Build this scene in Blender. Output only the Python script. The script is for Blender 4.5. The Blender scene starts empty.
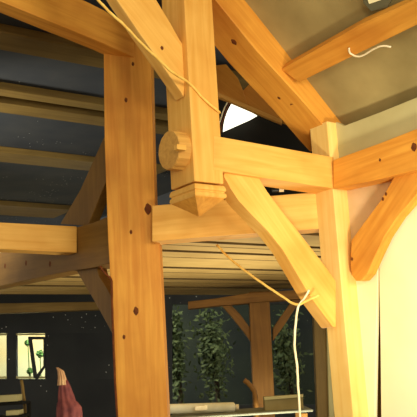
import bpy, bmesh, math, random
from mathutils import Vector, Matrix, noise
random.seed(4)
C = bpy.context.scene.collection
VL = bpy.context.view_layer
S = 417.0
F = 820.0
EYE = Vector((0, 0, 1.5))
PITCH, ROLL = math.radians(11.0), math.radians(-3.4)
UA = math.radians(54.0)
Rt, Fw, Upv = Vector((1,0,0)), Vector((0,math.cos(PITCH),math.sin(PITCH))), Vector((0,-math.sin(PITCH),math.cos(PITCH)))
cX = math.cos(ROLL)*Rt + math.sin(ROLL)*Upv
cY = -math.sin(ROLL)*Rt + math.cos(ROLL)*Upv
U = Vector((math.sin(UA), math.cos(UA), 0))       # along the hammer beam, right and away
V = Vector((math.cos(UA), -math.sin(UA), 0))      # along the eave plate, right and near
Z = Vector((0,0,1))
Yd = Vector((0,1,0)); Xd = Vector((1,0,0))

def ray(x, y): return (Fw*F + cX*(x-208.5) - cY*(y-208.5)).normalized()
def on(x, y, p, n):
    d = ray(x, y); return EYE + d*((p-EYE).dot(n)/d.dot(n))
def dep(x, y, Y):
    d = ray(x, y); return EYE + d*(Y/d.y)
def hz(x, y, z):
    d = ray(x, y); return EYE + d*((z-EYE.z)/d.z)

# ---------------------------------------------------------------- camera
cam = bpy.data.cameras.new('camera'); camo = bpy.data.objects.new('camera', cam); C.objects.link(camo)
cam.sensor_width = 36; cam.sensor_height = 36; cam.lens = F/S*36; cam.clip_start = .05
camo.matrix_world = Matrix((( cX.x, cY.x, -Fw.x, EYE.x),(cX.y, cY.y, -Fw.y, EYE.y),(cX.z, cY.z, -Fw.z, EYE.z),(0,0,0,1)))
bpy.context.scene.camera = camo

# ---------------------------------------------------------------- materials
def lin(c):
    return tuple(((v/255)/12.92 if v/255 <= .04045 else ((v/255+.055)/1.055)**2.4) for v in c)+(1,)
def newmat(name, rough=.6):
    m = bpy.data.materials.new(name); m.use_nodes = True
    nt = m.node_tree; b = nt.nodes['Principled BSDF']; b.inputs['Roughness'].default_value = rough
    b.inputs['Specular IOR Level'].default_value = .25
    return m, nt, b
def wood(name, c1, c2, c3, rough=.55, scale=1.0):
    m, nt, b = newmat(name, rough); N = nt.nodes.new; L = nt.links.new
    tc = N('ShaderNodeTexCoord'); oi = N('ShaderNodeObjectInfo'); add = N('ShaderNodeVectorMath'); add.operation = 'ADD'
    mul = N('ShaderNodeVectorMath'); mul.operation = 'SCALE'; mul.inputs['Scale'].default_value = 17
    cmb = N('ShaderNodeCombineXYZ')
    for i in range(3): L(oi.outputs['Random'], cmb.inputs[i])
    L(cmb.outputs[0], mul.inputs[0]); L(tc.outputs['Object'], add.inputs[0]); L(mul.outputs[0], add.inputs[1])
    mp = N('ShaderNodeMapping'); mp.inputs['Scale'].default_value = (1.0*scale, 16*scale, 16*scale); L(add.outputs[0], mp.inputs[0])
    n1 = N('ShaderNodeTexNoise'); n1.inputs['Scale'].default_value = 1.6; n1.inputs['Detail'].default_value = 5; n1.inputs['Distortion'].default_value = .6; L(mp.outputs[0], n1.inputs[0])
    n2 = N('ShaderNodeTexNoise'); n2.inputs['Scale'].default_value = 2.2; n2.inputs['Detail'].default_value = 3; L(add.outputs[0], n2.inputs[0])
    r = N('ShaderNodeValToRGB'); r.color_ramp.elements[0].position = .3; r.color_ramp.elements[1].position = .7
    r.color_ramp.elements[0].color = lin(c2); r.color_ramp.elements[1].color = lin(c1); L(n1.outputs['Fac'], r.inputs[0])
    mix = N('ShaderNodeMix'); mix.data_type = 'RGBA'; mix.inputs[7].default_value = lin(c3)
    mr = N('ShaderNodeMapRange'); mr.inputs[1].default_value = .45; mr.inputs[2].default_value = .8; mr.inputs[4].default_value = .66
    L(n2.outputs['Fac'], mr.inputs[0]); L(mr.outputs[0], mix.inputs[0]); L(r.outputs[0], mix.inputs[6]); L(mix.outputs[2], b.inputs['Base Color'])
    bp = N('ShaderNodeBump'); bp.inputs['Strength'].default_value = .25; bp.inputs['Distance'].default_value = .004; L(n1.outputs['Fac'], bp.inputs['Height']); L(bp.outputs[0], b.inputs['Normal'])
    return m
def plain(name, c, c2=None, rough=.8, sc=3.0, specks=0):
    m, nt, b = newmat(name, rough); N = nt.nodes.new; L = nt.links.new
    tc = N('ShaderNodeTexCoord'); n = N('ShaderNodeTexNoise'); n.inputs['Scale'].default_value = sc; n.inputs['Detail'].default_value = 4
    L(tc.outputs['Object'], n.inputs[0]); r = N('ShaderNodeValToRGB'); r.color_ramp.elements[0].position = .35; r.color_ramp.elements[1].position = .68
    r.color_ramp.elements[0].color = lin(c); r.color_ramp.elements[1].color = lin(c2 or c); L(n.outputs['Fac'], r.inputs[0])
    out = r.outputs[0]
    if specks:
        v = N('ShaderNodeTexVoronoi'); v.inputs['Scale'].default_value = specks; L(tc.outputs['Object'], v.inputs['Vector'])
        lt = N('ShaderNodeMath'); lt.operation = 'LESS_THAN'; lt.inputs[1].default_value = .11; L(v.outputs['Distance'], lt.inputs[0])
        n3 = N('ShaderNodeTexNoise'); n3.inputs['Scale'].default_value = 1.3; L(tc.outputs['Object'], n3.inputs[0])
        gt = N('ShaderNodeMath'); gt.operation = 'GREATER_THAN'; gt.inputs[1].default_value = .56; L(n3.outputs['Fac'], gt.inputs[0])
        mu = N('ShaderNodeMath'); mu.operation = 'MULTIPLY'; L(lt.outputs[0], mu.inputs[0]); L(gt.outputs[0], mu.inputs[1])
        mx = N('ShaderNodeMix'); mx.data_type = 'RGBA'; mx.inputs[7].default_value = lin((215,215,205)); L(mu.outputs[0], mx.inputs[0]); L(out, mx.inputs[6]); out = mx.outputs[2]
    L(out, b.inputs['Base Color'])
    return m
def emis(name, c, s):
    m, nt, b = newmat(name); b.inputs['Base Color'].default_value = lin(c); b.inputs['Emission Color'].default_value = lin(c); b.inputs['Emission Strength'].default_value = s
    return m
M = dict(
    pine=wood('fresh_pine', (244,190,96), (228,166,72), (208,138,50)),
    amber=wood('amber_pine', (236,168,66), (214,140,48), (182,108,34)),
    pale=wood('pale_pine', (252,216,132), (242,196,104), (228,172,80)),
    dull=wood('underlit_brown_timber', (142,104,44), (124,88,36), (106,76,36)),  # lower light on the rear beam and braces put into the colour
    far=wood('dim_brown_timber', (162,114,50), (134,94,40), (110,76,34)),  # dimness of the far room put into the timber colour
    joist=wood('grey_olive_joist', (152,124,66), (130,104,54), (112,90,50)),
    board=wood('pale_ceiling_board', (214,180,112), (196,160,92), (176,140,80)),
    endg=wood('end_grain_wood', (226,172,84), (204,146,66), (182,120,50), scale=1.5),
    knot=plain('dark_knot', (120,62,22), (92,46,16), sc=20),
    batten=plain('gap_shade_strip', (104,84,48), (84,66,38)),  # colour standing for shade in the ceiling board gaps
    deck=plain('slate_roof_deck', (66,70,76), (78,80,82), sc=2.2, specks=16),
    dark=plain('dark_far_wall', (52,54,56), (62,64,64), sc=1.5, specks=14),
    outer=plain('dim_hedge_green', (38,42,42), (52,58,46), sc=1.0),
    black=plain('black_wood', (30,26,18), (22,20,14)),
    olive=plain('olive_roof_board', (150,132,82), (176,156,100), sc=2.5),
    sage=plain('pale_sage_board', (190,178,122), (206,196,140), sc=2.2),
    tan=plain('shaded_cream_board', (206,176,126), (222,190,144), sc=5),  # wall board with the lamp's falloff put into its colour
    cream=plain('cream_wall_board', (244,232,178), (250,240,196), sc=1.5),
    floor=plain('concrete_floor', (120,112,98), (96,90,80)),
    rope=plain('tan_rope', (255,214,110), (244,190,88), sc=30),
    cord=plain('white_cord', (250,236,196), (240,220,170), sc=30),
    white=plain('white_wrap', (250,246,214), (232,226,188), sc=6),
    ttop=plain('grey_table_board', (140,142,124), (118,120,100), sc=3),
    cardb=plain('tan_carton', (168,150,96), (150,132,80), sc=4),
    pink=plain('dusky_pink_cloth', (150,84,78), (110,58,60), sc=9),
    tip=plain('pale_cloth', (220,180,130), (200,150,110), sc=9),
    metal=plain('dark_metal', (40,42,40), (56,58,54), rough=.4),
    leaf=plain('dark_green_leaf', (104,112,70), (66,78,52), sc=9),
    bark=plain('bark', (70,56,40), (56,44,32)),
    fence=plain('sunlit_pale_render', (240,214,150), (222,224,180), sc=1.1),
    green=plain('grass_green_leaf', (110,150,80), (70,110,60), sc=5),
    fix=plain('grey_green_casing', (120,116,84), (100,98,74)),
    sky=emis('bright_arch_pane', (255,252,226), 1.6),
    lamp=emis('fixture_lens', (240,226,170), .25),
)
g, nt, b = newmat('window_glass', .05); b.inputs['Transmission Weight'].default_value = 1; b.inputs['IOR'].default_value = 1.02; b.inputs['Base Color'].default_value = (.9,.95,.92,1); M['glass'] = g

# ---------------------------------------------------------------- builders
def link(name, me, m, parent=None, smooth=False):
    me.materials.append(m)
    if smooth:
        for p in me.polygons: p.use_smooth = True
    o = bpy.data.objects.new(name, me); C.objects.link(o)
    return o
def place(o, vs, axis, parent):
    """re-express world-space mesh in a local frame with X along the grain"""
    c = sum(vs, Vector())/len(vs); x = axis.normalized()
    up = Z if abs(x.z) < .9 else U
    y = up.cross(x).normalized(); z = x.cross(y)
    Mx = Matrix(((x.x,y.x,z.x,c.x),(x.y,y.y,z.y,c.y),(x.z,y.z,z.z,c.z),(0,0,0,1)))
    o.data.transform(Mx.inverted()); 
    if parent is not None:
        VL.update(); o.parent = parent; o.matrix_parent_inverse = Matrix.Identity(4)
        o.matrix_basis = parent.matrix_world.inverted() @ Mx
    else: o.matrix_basis = Mx
    VL.update()
def tag(o, label=None, cat=None, group=None, kind=None):
    for k, v in (('label',label),('category',cat),('group',group),('kind',kind)):
        if v: o[k] = v
    return o
def prism(name, pts, depth, m, axis=None, parent=None, bev=.006, label=None, cat=None, group=None, kind=None):
    """front outline pts (world, planar) extruded along vector depth"""
    n = len(pts); bm = bmesh.new()
    a = [bm.verts.new(p) for p in pts]; b_ = [bm.verts.new(p+depth) for p in pts]
    bm.faces.new(a); bm.faces.new(b_[::-1])
    for i in range(n): bm.faces.new((a[i], b_[i], b_[(i+1)%n], a[(i+1)%n]))
    bmesh.ops.recalc_face_normals(bm, faces=bm.faces)
    if bev: bmesh.ops.bevel(bm, geom=[e for e in bm.edges if e.calc_face_angle(0) > .5], offset=bev, segments=2, affect='EDGES', profile=.5)
    me = bpy.data.meshes.new(name); bm.to_mesh(me); bm.free()
    o = link(name, me, m)
    if axis is None:
        axis = max(((pts[(i+1)%n]-pts[i]) for i in range(n)), key=lambda d: d.length)
    place(o, list(pts)+[p+depth for p in pts], axis, parent)
    return tag(o, label, cat, group, kind)
def gnd(pts):
    zm = min(p.z for p in pts)
    return [Vector((p.x,p.y,0)) if p.z < zm+.25 else p for p in pts]
def pp(name, px, p, n, depth, m, **k):
    return prism(name, [on(x, y, p, n) for x, y in px], depth, m, **k)
def box(name, c, ax, ay, az, m, **k):
    pts = [c-ax/2-az/2-ay/2, c+ax/2-az/2-ay/2, c+ax/2+az/2-ay/2, c-ax/2+az/2-ay/2]
    return prism(name, pts, ay, m, **k)
def tube(name, pts, r, m, parent=None, sub=5, **k):
    # smooth Catmull-Rom path, swept ring
    P = [Vector(p) for p in pts]; Q = []
    for i in range(len(P)-1):
        p0, p1, p2, p3 = P[max(i-1,0)], P[i], P[i+1], P[min(i+2,len(P)-1)]
        for s in range(sub):
            t = s/sub
            Q.append(.5*((2*p1)+(p2-p0)*t+(2*p0-5*p1+4*p2-p3)*t*t+(3*p1-p0-3*p2+p3)*t**3))
    Q.append(P[-1]); bm = bmesh.new(); rings = []
    for i, q in enumerate(Q):
        d = (Q[min(i+1,len(Q)-1)]-Q[max(i-1,0)]).normalized(); a = d.orthogonal().normalized() if i == 0 else (pa-d*pa.dot(d)).normalized(); pa = a; c = d.cross(a)
        rings.append([bm.verts.new(q+(a*math.cos(t)+c*math.sin(t))*r*(1+.12*math.sin(i*1.9+t))) for t in [j*math.tau/8 for j in range(8)]])
    for i in range(len(rings)-1):
        for j in range(8): bm.faces.new((rings[i][j], rings[i][(j+1)%8], rings[i+1][(j+1)%8], rings[i+1][j]))
    bm.faces.new(rings[0][::-1]); bm.faces.new(rings[-1])
    bmesh.ops.recalc_face_normals(bm, faces=bm.faces)
    me = bpy.data.meshes.new(name); bm.to_mesh(me); bm.free(); o = link(name, me, m, smooth=True); place(o, Q, Q[-1]-Q[0], parent)
    return tag(o, **k)
def disc(name, c, axis, r, t, m, parent=None, squash=1.0, bev=.0, seg=24, wob=0, **k):
    """short cylinder along axis starting at c"""
    x = axis.normalized(); a = (Z if abs(x.z) < .9 else Xd).cross(x).normalized(); b2 = x.cross(a); bm = bmesh.new()
    prof = [(0,1),(t-bev,1),(t,1-bev/r)] if bev else [(0,1),(t,1)]
    R = []
    for (h, s) in prof: R.append([bm.verts.new(c+x*h+(a*math.cos(j*math.tau/seg)*squash+b2*math.sin(j*math.tau/seg))*r*s*(1+wob*math.sin(j*2.3))) for j in range(seg)])
    for i in range(len(R)-1):
        for j in range(seg): bm.faces.new((R[i][j], R[i][(j+1)%seg], R[i+1][(j+1)%seg], R[i+1][j]))
    bm.faces.new(R[0][::-1]); bm.faces.new(R[-1]); bmesh.ops.recalc_face_normals(bm, faces=bm.faces)
    me = bpy.data.meshes.new(name); bm.to_mesh(me); bm.free(); o = link(name, me, m); place(o, [c, c+x*t], axis, parent)
    return tag(o, **k)
def knot(px, p, n, parent, r=.011, sq=.8):
    r *= 1.45
    """flat dark knot lying in the face through p with normal n"""
    q = on(px[0], px[1], p, n); nn = n if (EYE-q).dot(n) > 0 else -n
    return disc('knot', q-nn*.004, nn, r, .0052, M['knot'], parent, squash=sq, seg=12, wob=.1)

# ---------------------------------------------------------------- reference lines of the frame
K = dep(333, 189, 5.85)                     # near corner of the wall post at the underside of the beams
def TP(off=0): return K - V*off             # a point on the truss plane (normal V), set back by off
def SP(off=0): return K + U*off             # a point on the eave plane (normal U), set back by off

# ---- wall post (P2)
wp_u = (on(352,190,K,V)-K).dot(U)           # width along U
post_pts = [on(331.5,121,K,V), on(342.5,121,K,V)]
corner = lambda y, x: on(x, y, K, V)
cxy = Vector((K.x, K.y, 0))
def prismz(name, base, z0, z1, au, av, m, **k):
    pts = [base+Z*z0, base+au+Z*z0, base+au+Z*z1, base+Z*z1]
    return prism(name, pts, av, m, axis=Z, **k)
zt = on(333,122,K,V).z
wall_post = prismz('wall_post', cxy, 0, zt, U*.17, -V*.19, M['pale'],
    label='bright pine wall post at right carrying the corner where two beams meet', cat='post')
# ---- hammer beam B1, eave plate B2
hammer_beam = pp('hammer_beam', [(214,135.5),(334,157),(334,188.5),(214,170)], TP(-.004), V, -V*.2, M['pine'],
    label='bright short horizontal beam from the hanging post to the wall post', cat='beam')
eave = pp('eave_beam', [(333,160),(380,143),(417,128.5),(470,107),(470,151),(417,170),(380,179),(333,189)], SP(-.006), U, U*.2, M['amber'],
    label='orange eave beam running from the wall post out of the picture at right', cat='beam')
knot((414,147), SP(-.006), U, eave, .02); knot((380,160), SP(-.006), U, eave, .008)
# ---- hanging post H
hc = on(190,100,K,V); hcx = Vector((hc.x,hc.y,0))
hw = (on(218.5,100,K,V)-hc).dot(U)
hv = (hc-on(166.5,100,hc,U)).dot(V)
post = bpy.data.objects.new('hanging_post', None); C.objects.link(post)
def zat(y): return on(194, y, K, V).z
post.location = hcx + U*hw/2 - V*hv/2 + Z*zat(208); VL.update()
tag(post, 'square hanging post with a moulded pointed lower end, centre of picture', 'post')
shaft = prismz('shaft', hcx, zat(181), zat(-60), U*hw, -V*hv, M['pine'], parent=post)
def ringloft(name, prof, m, parent, base, au, av):
    c = base+au/2+av/2; bm = bmesh.new(); R = []
    for z, s in prof:
        R.append([bm.verts.new(Vector((c.x,c.y,z))+au/2*sx*s+av/2*sy*s) for sx, sy in ((-1,-1),(1,-1),(1,1),(-1,1))])
    for i in range(len(R)-1):
        for j in range(4): bm.faces.new((R[i][j], R[i][(j+1)%4], R[i+1][(j+1)%4], R[i+1][j]))
    bm.faces.new(R[0]); bm.faces.new(R[-1][::-1]); bmesh.ops.recalc_face_normals(bm, faces=bm.faces)
    me = bpy.data.meshes.new(name); bm.to_mesh(me); bm.free(); o = link(name, me, m)
    place(o, [Vector((c.x,c.y,z)) for z, s in prof], Z, parent); return o
ringloft('moulding', [(zat(183),.99),(zat(184),1.03),(zat(186.5),1.07),(zat(188.5),1.07),(zat(189.3),1.0),(zat(190.5),1.0),(zat(191.3),1.06),(zat(194),1.08),(zat(195.5),1.04)], M['pine'], post, hcx, U*hw, -V*hv)
ringloft('pointed_tip', [(zat(195),1.03),(zat(196.5),.97),(zat(206),.34),(zat(211),.05)], M['amber'], post, hcx, U*hw, -V*hv)
# ---- round log end on its left face
lc = on(180.5,151.5,hc,U)
le = disc('round_wooden_boss', lc+U*.012, -U, .13, .105, M['endg'], bev=.006, seg=40, wob=.015,
    label='round wooden disc fixed to the left face of the hanging post', cat='wooden disc')
pg = box('peg', on(181.5,148,hc-U*.105,U)-U*.01, U*.07, V*.04, Z*.034, M['pine'], parent=le, bev=.003)
# ---- upper brace from hanging post up left
ubp = TP(.055)
ub = pp('arch_brace', [(184,97),(181,92),(160,62),(138,31),(117,0),(95,-36),(118,-46),(156,-1),(170,22),(180,40),(187,50)], ubp, V, -V*.1, M['pine'], axis=U-Z,
    label='bright diagonal brace rising left from the hanging post to the top edge', cat='brace')
ub.data.update()
knot((162,48), ubp, V, ub, .010)
# ---- principal rafter R
raft = pp('principal_rafter', [(344,126),(289,55),(245,0),(205,-50),(172,-47),(215.5,0),(255,49),(300,98),(328,131),(338,142)], TP(.05), V, -V*.31, M['amber'], axis=on(300,98,TP(),V)-on(215,0,TP(),V),
    label='thick orange rafter sloping down right to the head of the wall post', cat='rafter')
A0, A1 = on(215.5,0,TP(.05),V), on(300,98,TP(.05),V)
nu = (A1-A0).normalized().cross(V).normalized()      # underside normal of rafter
A2 = on(255,49,TP(.05),V); nu2 = (A2-A0).normalized().cross(V).normalized(); nu = (A1-A2).normalized().cross(V).normalized()
knot((234,42), A0, nu2, raft, .018); knot((293,106), A1, nu, raft, .018); knot((279,98), A1, nu, raft, .010)
# ---- roof plane and boards
R0, R1 = on(245,0,TP(.05),V), on(343,125,TP(.05),V)
sl = (R1-R0).normalized(); rn = sl.cross(V).normalized()
if rn.z < 0: rn = -rn
def roofpt(x, y, o=0): return on(x, y, R0+rn*o, rn)
prism('ceiling_slope', [R0-sl*1.2-V*.3, R1+sl*.05-V*.3, R1+sl*.05+V*2.2, R0-sl*1.2+V*2.2], rn*.04, M['olive'], bev=0, kind='structure')
pp('wall_frieze', [(336,122),(344,126),(380,112.5),(417,97.5),(470,77),(470,125),(336,180)], SP(.09), U, U*.04, M['sage'], bev=0, kind='structure')
# ---- purlin Q
Q0 = on(281,69,TP(.05),V)
pur = prism('roof_purlin', [on(281,69.5,Q0,rn), on(360,24.5,Q0,rn), on(417,-1,Q0,rn), on(470,-26,Q0,rn), on(470,0,Q0,rn), on(417,25,Q0,rn), on(299,82.5,Q0,rn)], rn*.085, M['amber'],
    label='orange purlin under the sloping roof boards, from the rafter to top right', cat='purlin')
sq = [(349,48),(350,53),(357,56.5),(364,55),(373,49.5),(382,46),(391,47)]
tube('white_string', [on(x,y,Q0-rn*.012,rn) for x,y in sq], .0065, M['cord'], label='short white squiggle of string hanging under the roof purlin', cat='string')
# ---- light fixture
lf = prism('ceiling_light', [roofpt(x,y,-.07) for x,y in [(361,-12),(392,-24),(392,-2),(387,8),(371,12),(363,3)]], rn*.07, M['fix'], label='small grey boxed light fitting on roof boards at top right', cat='light fitting')
prism('lens', [roofpt(x,y,-.074) for x,y in [(365,-9),(384,-16),(381,0),(369,4)]], rn*.006, M['lamp'], parent=lf, bev=0)
# ---- curved brace D1
d1 = [(225,172),(224,176),(231,189),(239,201),(253,216),(268,231),(283,250),(296,272),(306,289),(315,303),(324,315),(333,327),(336,327),(336,281),(328,270),(319,258),(308,244),(296.5,229),(286,216),(276,203),(267,191),(258,176)]
cb = pp('knee_brace', d1, TP(.03), V, -V*.12, M['pine'], axis=on(331,323,K,V)-on(224,172,K,V), bev=.004,
    label='curved bright knee brace under the short beam, right of the hanging post', cat='brace')
# ---- brace D2
d2 = [(397,172),(381,200),(366,220),(351.5,240),(350.5,262),(351.5,275),(356,281),(361,280.5),(367,274),(375,256),(384,237),(397,217),(417,194),(440,172),(440,158)]
eb = pp('eave_brace', d2, SP(.045), U, U*.09, M['amber'], axis=on(355,270,K,U)-on(417,180,K,U), bev=.004,
    label='orange diagonal brace between wall post and eave beam, rounded lower end', cat='brace')
for q in [(386,194),(383,199),(352,259)]: knot(q, SP(.045), U, eb, .009)
# ---- right hand wall boards
pp('wall_right', [(340,150),(378,150),(378,254),(375.5,340),(374,430),(340,430)], SP(.15), U, U*.03, M['cream'], bev=0, kind='structure')
pp('wall_right', [(379,150),(480,100),(480,450),(381.5,430),(380.5,340),(379,250)], SP(.15), U, U*.03, M['cream'], bev=0, kind='structure')
pp('wall_right', [(335,130),(420,120),(402,185),(366,247),(354,266),(335,266)], SP(.142), U, U*.03, M['tan'], bev=0, kind='structure')  # upper wall in weaker light, darkened by its colour
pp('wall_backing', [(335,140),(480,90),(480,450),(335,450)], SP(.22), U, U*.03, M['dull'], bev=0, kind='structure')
# ---- big middle post P1 with beam A
p1y = 6.1
P1 = dep(130,230,p1y)
bp_ = prism('great_post', gnd([on(x,y,P1,Yd) for x,y in [(103.5,44),(103,20),(148,20),(151,55),(153,140),(155,205),(159.5,243),(168,418),(168.5,440),(119,440),(118,418),(114,340),(108,240),(104.5,140)]]), Yd*.3, M['amber'], axis=Z,
    label='largest square post, orange with knots, left of centre, rising to the top beam', cat='post')
for q, r in (((148,209),.03),((131,232),.012),((136,311),.022),((124,337),.012),((126,100),.014),((133,64),.012)): knot(q, P1, Yd, bp_, r, .6)
PA = dep(240,210,6.06)
na = (on(335,210,K-U*.02,Yd)-PA); 
bA = pp('floor_beam', [(152,205.5),(200,201.5),(335,190.5),(335,227.5),(200,237.5),(152,241.5)], dep(240,210,6.0), Yd, Yd*.2, M['pine'],
    label='bright horizontal beam behind the hanging post tip, joining great post and wall post', cat='beam')
# small bracket on top of it
mb = disc('pipe_fitting', dep(272,190.5,5.98), Xd, .014, .09, M['metal'], label='small metal fitting with white sleeve on top of the horizontal beam', cat='fitting')
disc('sleeve', dep(279,189.8,5.975), Xd, .017, .035, M['cord'], parent=mb)
mb2 = disc('pipe_clip', dep(221.5,190,5.9), Xd, .015, .05, M['cord'], label='small white pipe clip beside the pointed tip of the hanging post', cat='clip')
# ---- top beam T
pT = P1 + U*0
tb = pp('top_beam', [(-150,-60),(0,1),(103,43),(152,66),(149,50),(135,31),(104,10),(90,3),(40,-20),(-150,-105)], dep(130,40,6.08), V, -V*.16, M['amber'],
    label='dim orange beam across the top left corner resting on the great post', cat='beam')
# ---- beam L and dark beam C
Lp = dep(77,240,6.75)
lb = pp('tie_beam', [(-300,208),(0,222.3),(77,226.3),(77,252.8),(0,249),(-300,234.5)], Lp, V, -V*.16, M['pine'],
    label='bright horizontal beam at the left edge, ending against the dull beam', cat='beam')
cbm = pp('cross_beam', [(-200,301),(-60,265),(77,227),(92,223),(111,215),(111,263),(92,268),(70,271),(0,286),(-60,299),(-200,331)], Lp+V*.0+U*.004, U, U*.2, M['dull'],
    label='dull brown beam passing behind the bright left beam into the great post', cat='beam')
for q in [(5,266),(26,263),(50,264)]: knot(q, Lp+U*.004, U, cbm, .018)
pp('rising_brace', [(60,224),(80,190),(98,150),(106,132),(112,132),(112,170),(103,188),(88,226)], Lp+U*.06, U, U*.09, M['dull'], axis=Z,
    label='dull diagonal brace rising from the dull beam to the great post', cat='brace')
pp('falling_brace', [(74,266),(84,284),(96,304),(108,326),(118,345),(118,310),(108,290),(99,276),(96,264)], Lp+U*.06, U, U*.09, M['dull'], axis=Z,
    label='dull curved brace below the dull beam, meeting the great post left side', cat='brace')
# electric cable on the post edge
tube('cable', [dep(x,y,6.08) for x,y in [(100,266),(104,272),(108,276),(111.5,281),(112,300),(113,330),(115,380),(117.5,420)]], .008, M['knot'], label='thin dark cable running down the left edge of the great post', cat='cable')

# ---------------------------------------------------------------- lower ceiling of boards
zc = EYE.z + 1.0
def uvp(a, b, z): return K*0 + Vector((K.x,K.y,0)) + U*a + V*b + Z*z
bm = bmesh.new()
base = hz(160,248,zc); b0 = (base-K).dot(V)
AC = (Lp-K).dot(U)+.02
def vcoord(x,y): return (hz(x,y,zc)-K).dot(V)
lines = [vcoord(200,y) for y in (241,246,251.2,258,267.6,273,278.6,283,286.8,289.5,291.8,293.6,295)]
lines = [lines[0]+.5]+lines
for i in range(len(lines)-1):
    hi, lo = lines[i], lines[i+1]
    g_ = .012 if i % 2 else .03
    dz = .0 if i % 2 else .0
    a0 = AC; a1 = 3.2
    tilt = .03
    vs = []
    for (vv, zz) in ((hi-g_/2, zc), (lo+g_/2, zc-.0)):
        for aa in (a0, a1): vs.append(bm.verts.new(uvp(aa, vv, zz)))
    vt = []
    for (vv, zz) in ((hi-g_/2, zc+.03), (lo+g_/2, zc+.03)):
        for aa in (a0, a1): vt.append(bm.verts.new(uvp(aa, vv, zz)))
    for f in ((vs[0],vs[1],vs[3],vs[2]),(vt[0],vt[1],vt[3],vt[2]),(vs[0],vs[1],vt[1],vt[0]),(vs[2],vs[3],vt[3],vt[2]),(vs[0],vs[2],vt[2],vt[0]),(vs[1],vs[3],vt[3],vt[1])): bm.faces.new(f)
bmesh.ops.bisect_plane(bm, geom=bm.verts[:]+bm.edges[:]+bm.faces[:], plane_co=(0,6.22,0), plane_no=(0,-1,0), clear_outer=True)
bmesh.ops.recalc_face_normals(bm, faces=bm.faces)
me = bpy.data.meshes.new('ceiling_boards'); bm.to_mesh(me); bm.free()
o = link('ceiling', me, M['board']); place(o, [v.co.copy() for v in me.vertices], U, None); o['kind'] = 'structure'
VB = lines[-1]
bm = bmesh.new()  # dark strips along the board gaps in place of their shade
for i, vv in enumerate(lines[1:-4]):
    w_ = .02 if i % 2 == 0 else .006; h_ = .015 if i % 2 == 0 else .003
    q = [bm.verts.new(uvp(aa, vv+sx*w_/2, zc-hh)) for hh in (-.001, h_) for aa in (AC, 3.2) for sx in (-1, 1)]
    for f in ((0,1,3,2),(4,6,7,5),(0,4,5,1),(2,3,7,6),(0,2,6,4),(1,5,7,3)): bm.faces.new([q[j] for j in f])
bmesh.ops.bisect_plane(bm, geom=bm.verts[:]+bm.edges[:]+bm.faces[:], plane_co=(0,6.22,0), plane_no=(0,-1,0), clear_outer=True)
bmesh.ops.recalc_face_normals(bm, faces=bm.faces)
me = bpy.data.meshes.new('ceiling_gap_shade'); bm.to_mesh(me); bm.free()
o = link('gap_shadow_1', me, M['batten']); place(o, [v.co.copy() for v in me.vertices], U, None); o['kind'] = 'structure'  # no real battens, the strips stand in for shade in the gaps
qa = uvp(AC,0,zc+.035); qb = uvp(3.2,0,zc+.035)
fa = qa+V*((6.24-qa.y)/V.y); fb = qb+V*((6.24-qb.y)/V.y)
prism('ceiling_deck', [fa, fb, uvp(3.2,VB,zc+.035), uvp(AC,VB,zc+.035)], Z*.05, M['black'], bev=0, kind='structure')

# ---------------------------------------------------------------- upper ceiling with joists parallel to U
zu = EYE.z + 2.85
prism('ceiling_upper', [uvp(-9,-.4,zu), uvp(3,-.4,zu), uvp(3,-12,zu), uvp(-9,-12,zu)], Z*.05, M['deck'], bev=0, kind='structure')
for (ya, yb, lab) in ((32,50,'topmost of the dull ceiling joists at upper left'),(89,96,'narrow second dull ceiling joist from the top left'),(102.5,112.5,'third dull ceiling joist from the top, just under the narrow one'),
        (152,162,'fourth dull ceiling joist, level with the brace head at left'),(205,215,'lowest brownish joist, just above the bright left beam')):
    jz = zu-.08
    va = (hz(0,ya,jz)-K).dot(V); vb = (hz(0,yb,jz)-K).dot(V)
    c = uvp(-3.5,(va+vb)/2,jz+.04)
    box('ceiling_joist', c, U*11, V*abs(va-vb), Z*.08, M['joist'], axis=U, bev=.01, label=lab, cat='joist', group='dull joists under the dark upper ceiling')
wfar_y = 16.0
prism('wall_upper', [Vector((-8,wfar_y,2.4)), Vector((6,wfar_y,2.4)), Vector((6,wfar_y,5.5)), Vector((-8,wfar_y,5.5))], Yd*.1, M['deck'], bev=0, kind='structure')

# ---------------------------------------------------------------- roof pieces behind the rafter
pp('hip_rafter', [(205,66),(226,64),(238,78),(243,90),(248,106),(205,91)], dep(240,95,6.9), Yd, Yd*.1, M['amber'], axis=Xd-Z,
    label='brown rafter end seen in the gap beside the hanging post', cat='rafter')
pp('hip_rafter', [(236,98),(249,84),(262,93),(290,122),(262,113)], dep(240,95,6.95), Yd, Yd*.12, M['amber'], axis=Xd-Z, label='brown timber end just above the bright batten, under the thick rafter', cat='rafter')
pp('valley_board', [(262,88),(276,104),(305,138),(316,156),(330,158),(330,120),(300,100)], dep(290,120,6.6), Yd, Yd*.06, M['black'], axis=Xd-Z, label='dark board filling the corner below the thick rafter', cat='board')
pp('sloping_batten', [(212,89.5),(282,119.5),(282,124),(212,94)], dep(240,105,6.85), Yd, Yd*.05, M['pine'], label='thin bright batten above the arched window', cat='batten')
bwp = [dep(x,y,7.6) for x,y in [(205,88),(300,128),(318,160)]]  # black sheet filling the recess around the arched window
prism('dark_recess_wall', bwp+[Vector((bwp[2].x,7.6,2.59)), Vector((bwp[0].x,7.6,2.59))], Yd*.05, M['black'], bev=0, axis=Xd)
bpy.data.objects['dark_recess_wall'].name = 'dark_board_wall'; tag(bpy.data.objects['dark_board_wall'], 'black boarding around the bright arched window', 'boarding')
aw = bpy.data.objects.new('arched_window', None); C.objects.link(aw); aw.location = dep(235,118,7.55); VL.update()
tag(aw, 'small arched window glowing white beside the hanging post', 'window')
pane_px = [(231.5,103.5),(245,109),(257,115.5),(250,119.5),(241,123.5),(223,131.5),(223.5,125),(225,118),(227.5,111)]
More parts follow.
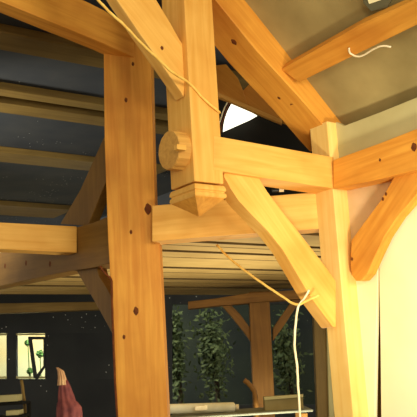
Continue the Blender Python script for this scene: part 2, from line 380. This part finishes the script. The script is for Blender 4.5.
pp('pane', pane_px, dep(240,118,7.5), Yd, Yd*.02, M['sky'], parent=aw, bev=0)
for off in (0, 2.3):
    tube('frame_bar', [dep(x-off,y,7.5) for x,y in [(230,102),(226,110),(223.5,118),(221.5,125),(221,133)]], .006, M['cord'] if off else M['knot'], parent=aw)

# ---------------------------------------------------------------- far room
FY = 12.5
def farp(x, y, Y=FY): return dep(x, y, Y)
# far wall with openings: built from strips
def wallrect(name, x0, y0, x1, y1, m=M['dark'], Y=FY, t=.12):
    prism(name, [farp(x0,y1,Y), farp(x1,y1,Y), farp(x1,y0,Y), farp(x0,y0,Y)], Yd*t, m, bev=0, kind='structure')
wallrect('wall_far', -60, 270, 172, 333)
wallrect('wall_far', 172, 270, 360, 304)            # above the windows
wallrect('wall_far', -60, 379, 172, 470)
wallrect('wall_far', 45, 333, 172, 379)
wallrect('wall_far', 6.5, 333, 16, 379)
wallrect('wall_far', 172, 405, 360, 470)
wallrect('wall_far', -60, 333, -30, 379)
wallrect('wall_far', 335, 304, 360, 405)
fp0 = [(-160,306),(112,301.5),(112,309),(-160,319)]
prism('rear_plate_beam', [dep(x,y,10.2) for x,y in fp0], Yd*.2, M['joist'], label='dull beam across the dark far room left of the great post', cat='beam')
# big far window glazing to the dim garden
wallrect('window_1', 172, 304, 335, 405, M['glass'], FY+.04, .01)
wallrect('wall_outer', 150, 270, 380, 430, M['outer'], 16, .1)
for (x, y, rx, ry, lab) in ((213,352,17,50,'dim green bush behind far glass, left of the far post'),(287,358,15,44,'dim green bush behind far glass, right of the far post'),(176,350,8,48,'narrow dim bush behind far glass beside the great post')):
    c = farp(x, y, 14.2); k = 14.2/F
    t = bpy.data.objects.new('garden_bush', None); C.objects.link(t); t.location = Vector((c.x,c.y,0)); VL.update(); tag(t, lab, 'bush', 'bushes outside the far window')
    bm = bmesh.new()
    for i in range(1500):
        d = Vector((random.gauss(0,1),random.gauss(0,1),random.gauss(0,1))).normalized()*abs(random.gauss(0,.6))
        q = c+Vector((d.x*rx*k, d.y*rx*k, d.z*ry*k)); a = Vector((random.gauss(0,1),random.gauss(0,1),random.gauss(0,1))).normalized(); b2 = a.orthogonal().normalized(); s = .055
        bm.faces.new([bm.verts.new(q+a*s), bm.verts.new(q+b2*s*.5), bm.verts.new(q-a*s), bm.verts.new(q-b2*s*.5)])
    me = bpy.data.meshes.new('foliage'); bm.to_mesh(me); bm.free(); f = link('foliage', me, M['leaf']); place(f, [c], Z, t)
    tube('trunk', [Vector((c.x,c.y,0)), Vector((c.x+.05,c.y,.7)), c], .04, M['bark'], parent=t)
# left daylight windows
wallrect('wall_garden', -60, 318, 80, 400, M['fence'], 14.6, .1)
def lwin(n, x0, x1):
    for nm, a in (('window_%d'%n, (x0,333.5,x1,335.2)), ('window_%d'%n, (x0,376.5,x1,378.5)), ):
        wallrect(nm, *a, M['sage'], FY-.03, .08)
    wallrect('window_%d'%n, x0, 333, x1, 379, M['glass'], FY+.03, .01)
lwin(2, 16, 45); lwin(3, -30, 6.5)
# open sash inside the window
sash = bpy.data.objects.new('window_sash', None); C.objects.link(sash); sash.location = farp(36,378,FY-.1); VL.update()
tag(sash, 'dark framed open casement sash in the daylit window at lower left', 'window sash')
fpx = [((28,336.5),(46,336.5),(46,339.5),(28,339.5)), ((28,338),(31.5,338),(37,378),(33.5,378)), ((43.3,338),(45,338),(45,366),(43.3,368)), ((34,378),(45,364),(45,367),(37,380))]
for q in fpx: prism('sash_bar', [farp(x,y,FY-.1) for x,y in q], Yd*.04, M['metal'], parent=sash, bev=0)
for (x,y,r,lab) in ((28,343,.035,'green tuft of leaves outside window, by the sash'),(40,354,.045,'green tuft outside window, seen through the open sash'),(30,371,.035,'dark small tuft low outside the window')):
    c = farp(x,y,13.6); bm = bmesh.new()
    for i in range(160):
        d = Vector((random.gauss(0,1),random.gauss(0,1),random.gauss(0,1))).normalized()*random.random()**.4*r*1.3; q = c+d
        a = Vector((random.gauss(0,1),random.gauss(0,1),random.gauss(0,1))).normalized(); b2 = a.orthogonal().normalized(); s = .03
        bm.faces.new([bm.verts.new(q+a*s), bm.verts.new(q+b2*s*.5), bm.verts.new(q-a*s), bm.verts.new(q-b2*s*.5)])
    t = bpy.data.objects.new('garden_shrub', None); C.objects.link(t); t.location = Vector((c.x,c.y,0)); VL.update(); tag(t, lab, 'shrub', 'shrubs outside the daylit window')
    me = bpy.data.meshes.new('foliage'); bm.to_mesh(me); bm.free(); f = link('foliage', me, M['green']); place(f, [c], Z, t)
    tube('stem', [Vector((c.x,c.y,0)), Vector((c.x+.02,c.y,c.z/2)), c], .008, M['green'], parent=t)
# far posts and braces
fy = 10.3
def fp(name, px, m, t, Y=fy, g=0, **k):
    q = [dep(x,y,Y) for x,y in px]; q = gnd(q) if g else q
    return prism(name, q, Yd*t, m, **k)
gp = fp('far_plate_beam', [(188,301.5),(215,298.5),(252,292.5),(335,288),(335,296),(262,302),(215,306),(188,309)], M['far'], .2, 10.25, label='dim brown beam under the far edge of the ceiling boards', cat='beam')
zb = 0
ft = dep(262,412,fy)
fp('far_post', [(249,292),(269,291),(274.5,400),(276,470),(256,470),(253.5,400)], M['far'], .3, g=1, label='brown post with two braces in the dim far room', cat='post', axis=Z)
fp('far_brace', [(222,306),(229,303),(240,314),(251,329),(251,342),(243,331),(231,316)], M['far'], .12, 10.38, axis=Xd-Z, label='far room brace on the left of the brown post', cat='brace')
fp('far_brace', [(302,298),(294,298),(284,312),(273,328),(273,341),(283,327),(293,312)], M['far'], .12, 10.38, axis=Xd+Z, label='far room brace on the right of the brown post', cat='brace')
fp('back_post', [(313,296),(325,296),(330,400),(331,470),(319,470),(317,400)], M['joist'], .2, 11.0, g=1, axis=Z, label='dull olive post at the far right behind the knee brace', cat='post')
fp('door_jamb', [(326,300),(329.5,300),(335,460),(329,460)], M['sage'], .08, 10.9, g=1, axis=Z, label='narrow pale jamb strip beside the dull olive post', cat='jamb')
# work table with bundles
ty = 8.6
tz = dep(230,413.5,ty).z
tt = bpy.data.objects.new('work_table', None); C.objects.link(tt); tt.location = Vector((.35,ty+.1,0)); VL.update(); tag(tt, 'pale work table at the bottom edge below the far post', 'table')
box('table_top', Vector((.2,ty+.35,tz-.011)), Xd*1.45, Yd*1.0, Z*.022, M['ttop'], parent=tt)
for sx in (-.45,.85):
    for sy in (0,.72): box('leg', Vector((sx,ty+sy,(tz-.04)/2)), Xd*.06, Yd*.06, Z*(tz-.04), M['far'], parent=tt, axis=Z)
rb = lambda x, y, Y: Vector((dep(x,y,Y).x, Y, tz))
c = rb(203,412,ty+.2)
bd = disc('wrapped_roll', dep(169,409,ty+.05), (dep(236,407,ty+.3)-dep(169,409,ty+.05)), .05, .72, M['white'], bev=.012, label='long white wrapped roll lying on the work table', cat='roll')
disc('end_cap', dep(236,407.2,ty+.32), Xd, .03, .03, M['cord'], parent=bd)
sc_ = box('small_scrap_box', dep(201,408,ty-.02), Xd*.13, Yd*.05, Z*.05, M['cord'], label='small pale block on the table in front of the white roll', cat='block')
ct = box('carton', dep(283,404,ty+.3), Xd*.40, Yd*.3, Z*.17, M['cardb'], label='pale tan carton on the table right of the far post', cat='carton')
prism('flap', [dep(x,y,ty+.14) for x,y in [(264,397),(303,394),(303,397),(264,400)]], -Yd*.03, M['sage'], parent=ct, bev=.002)
tube('bent_pipe', [dep(x,y,9.6) for x,y in [(244,380),(249,384),(254,391),(256,400),(257,412),(257,430)]]+[Vector((dep(257,430,9.6).x,9.6,.0))], .028, M['far'], label='dim bent pipe at the foot of the far post', cat='pipe')

# lower left things
ry = 9.4
rk = bpy.data.objects.new('storage_rack', None); C.objects.link(rk); rk.location = Vector((dep(5,400,ry).x,ry+.2,0)); VL.update(); tag(rk, 'dark rack at the lower left corner holding pale sheets', 'rack')
for y in (404.5, 417.5):
    box('shelf', dep(0,y,ry)+Yd*.2, Xd*.5, Yd*.4, Z*.03, M['black'], parent=rk)
for sx in (-.24,.24):
    q = dep(0,404,ry); box('upright', Vector((q.x+sx, ry+.38, q.z/2)), Xd*.04, Yd*.04, Z*(q.z), M['black'], parent=rk, axis=Z)
for (x0,x1,y0,y1,lab) in ((-12,17,395.5,402,'pale sheet pile on the upper shelf of the corner rack'),(6,18.5,410.5,415.5,'small pale green sheet pile on the lower rack shelf')):
    a = dep((x0+x1)/2,(y0+y1)/2,ry+.02); w = (x1-x0)*ry/F; h = (y1-y0)*ry/F
    pl = box('sheet_pile', a+Yd*.12, Xd*w, Yd*.24, Z*h, M['sage'], label=lab, cat='sheet pile', bev=.004)
tube('leaning_stick', [dep(21.5,380,9.9), dep(24,400,9.85), dep(27,430,9.8)], .02, M['joist'], label='thin tan stick leaning beside the corner rack', cat='stick')
# draped pink cloth
cy_ = 8.8; cc = dep(64,405,cy_); prof = []
def lathe(name, profile, m, cx, cyy, parent, folds=9, amp=.1, **k):
    bm = bmesh.new(); R = []
    for z, r, xo in profile:
        R.append([bm.verts.new(Vector((cx+xo+r*(1+amp*math.sin(folds*t+z*5))*math.cos(t), cyy+r*(1+amp*math.sin(folds*t+z*5))*math.sin(t)*.8, z))) for t in [j*math.tau/48 for j in range(48)]])
    for i in range(len(R)-1):
        for j in range(48): bm.faces.new((R[i][j], R[i][(j+1)%48], R[i+1][(j+1)%48], R[i+1][j]))
    bm.faces.new(R[0][::-1]); bm.faces.new(R[-1]); bmesh.ops.recalc_face_normals(bm, faces=bm.faces)
    me = bpy.data.meshes.new(name); bm.to_mesh(me); bm.free(); o = link(name, me, m, smooth=True); place(o, [Vector((cx,cyy,0))], Z, parent); return o
def zy(y): return dep(64,y,cy_).z
k = cy_/F
pk = bpy.data.objects.new('draped_cloth', None); C.objects.link(pk); pk.location = Vector((cc.x,cy_,0)); VL.update(); tag(pk, 'dusky pink cloth draped to a cone with a pale peak, lower left', 'cloth')
lathe('drape', [(0,14*k,.05),(zy(413),12*k,.05),(zy(408),11.5*k,.05),(zy(403),9.5*k,.035),(zy(401.5),8.3*k,.03),(zy(395),7.2*k,.02),(zy(386),5.2*k,.01),(zy(379),3.4*k,0)], M['pink'], cc.x, cy_, pk)
lathe('peak', [(zy(385),4.4*k,0),(zy(378),3.6*k,0),(zy(371),2.8*k,-.012),(zy(367),1.0*k,-.05)], M['tip'], cc.x-.01, cy_-.02, pk, amp=.15)

# ---------------------------------------------------------------- ropes
def vray(x, y, Y): return dep(x, y, Y)
rp = [(90,-9,4.4),(98,0,4.45),(111,13.5,4.55),(124,25,4.62),(140,42,4.74),(158,59,4.86),(172,72,4.95)]
fp_ = [on(x,y,TP(-.012),V) for x,y in [(189.5,83.5),(204,99),(217.5,110.5)]]
tube('long_rope', [dep(*q) for q in rp]+fp_+[on(219.5,112.5,TP(.06),V)], .0085, M['rope'], label='long tan rope from the top edge across to the hanging post', cat='rope')
tube('slack_rope', [dep(217,245,6.3), dep(228,257,6.2), dep(244,270,6.05), dep(262,283,5.9), dep(280,295,5.8), dep(296,304.5,5.7), dep(308,300,5.66), dep(319,295,5.62)], .009, M['rope'],
    label='slack rope from the ceiling boards to the curved knee brace', cat='rope')
tube('pull_cord', [dep(309,290,5.7), dep(304,299,5.69), dep(298.5,306,5.68), dep(296,320,5.68), dep(294.5,345,5.68), dep(297,365,5.67), dep(298,385,5.67), dep(300,417,5.67), dep(300,460,5.67)], .008, M['cord'],
    label='pale cord hanging straight down from the slack rope', cat='cord')

# ---------------------------------------------------------------- floor and enclosing shell
prism('floor', [Vector((-9,-3,0)), Vector((9,-3,0)), Vector((9,17,0)), Vector((-9,17,0))], -Z*.1, M['floor'], bev=0, kind='structure')

# ---------------------------------------------------------------- light
w = bpy.data.worlds.new('world'); bpy.context.scene.world = w; w.use_nodes = True
w.node_tree.nodes['Background'].inputs[0].default_value = (1.0,.92,.74,1); w.node_tree.nodes['Background'].inputs[1].default_value = .75
def light(name, kind, loc, aim, e, size, col, spread=None):
    l = bpy.data.lights.new(name, kind); o = bpy.data.objects.new(name, l); C.objects.link(o); o.location = loc
    o.rotation_euler = (Vector(aim)-Vector(loc)).to_track_quat('-Z','Y').to_euler(); l.energy = e; l.color = col
    if kind == 'AREA': l.size = size
    return o
wl = light('work_lamp', 'SPOT', (1.15,2.9,.55), K+V*.4+U*.1-Z*.6, 420, .3, (1,.93,.72))
wl.data.spot_size = math.radians(62); wl.data.spot_blend = 1.0; wl.data.shadow_soft_size = .25
light('big_window_light', 'AREA', (3.2,.3,2.6), (.3,6,2.6), 158, 1.6, (1,.93,.74))
light('room_lamp', 'AREA', (.9,-.7,2.7), (-.4,6,2.7), 95, 1.0, (1,.9,.7))
ul = light('upper_fill_light', 'SPOT', (-4.6,7.2,3.0), (-1.6,9.0,4.35), 620, 1, (1,.93,.76)); ul.data.spot_size = math.radians(74); ul.data.spot_blend = .6; ul.data.shadow_soft_size = .4  # unseen fill added to lift the upper ceiling and joists
light('lower_fill_light', 'AREA', (.4,8.0,.4), (-.1,8.3,2.4), 70, 1.2, (1,.93,.7))  # unseen uplight added to brighten the ceiling boards and far wall
light('garden_daylight', 'AREA', (-2.2,13.2,3.2), (-2.6,14.6,1.6), 130, 1.0, (1,.97,.85))
light('dusk_light', 'AREA', (.6,13.3,3.4), (.6,14.4,1.5), 9, 1.0, (.85,1,.8))

vs = bpy.context.scene.view_settings
vs.view_transform = 'Standard'; vs.look = 'None'; vs.gamma = 1; vs.exposure = 0; vs.use_curve_mapping = False
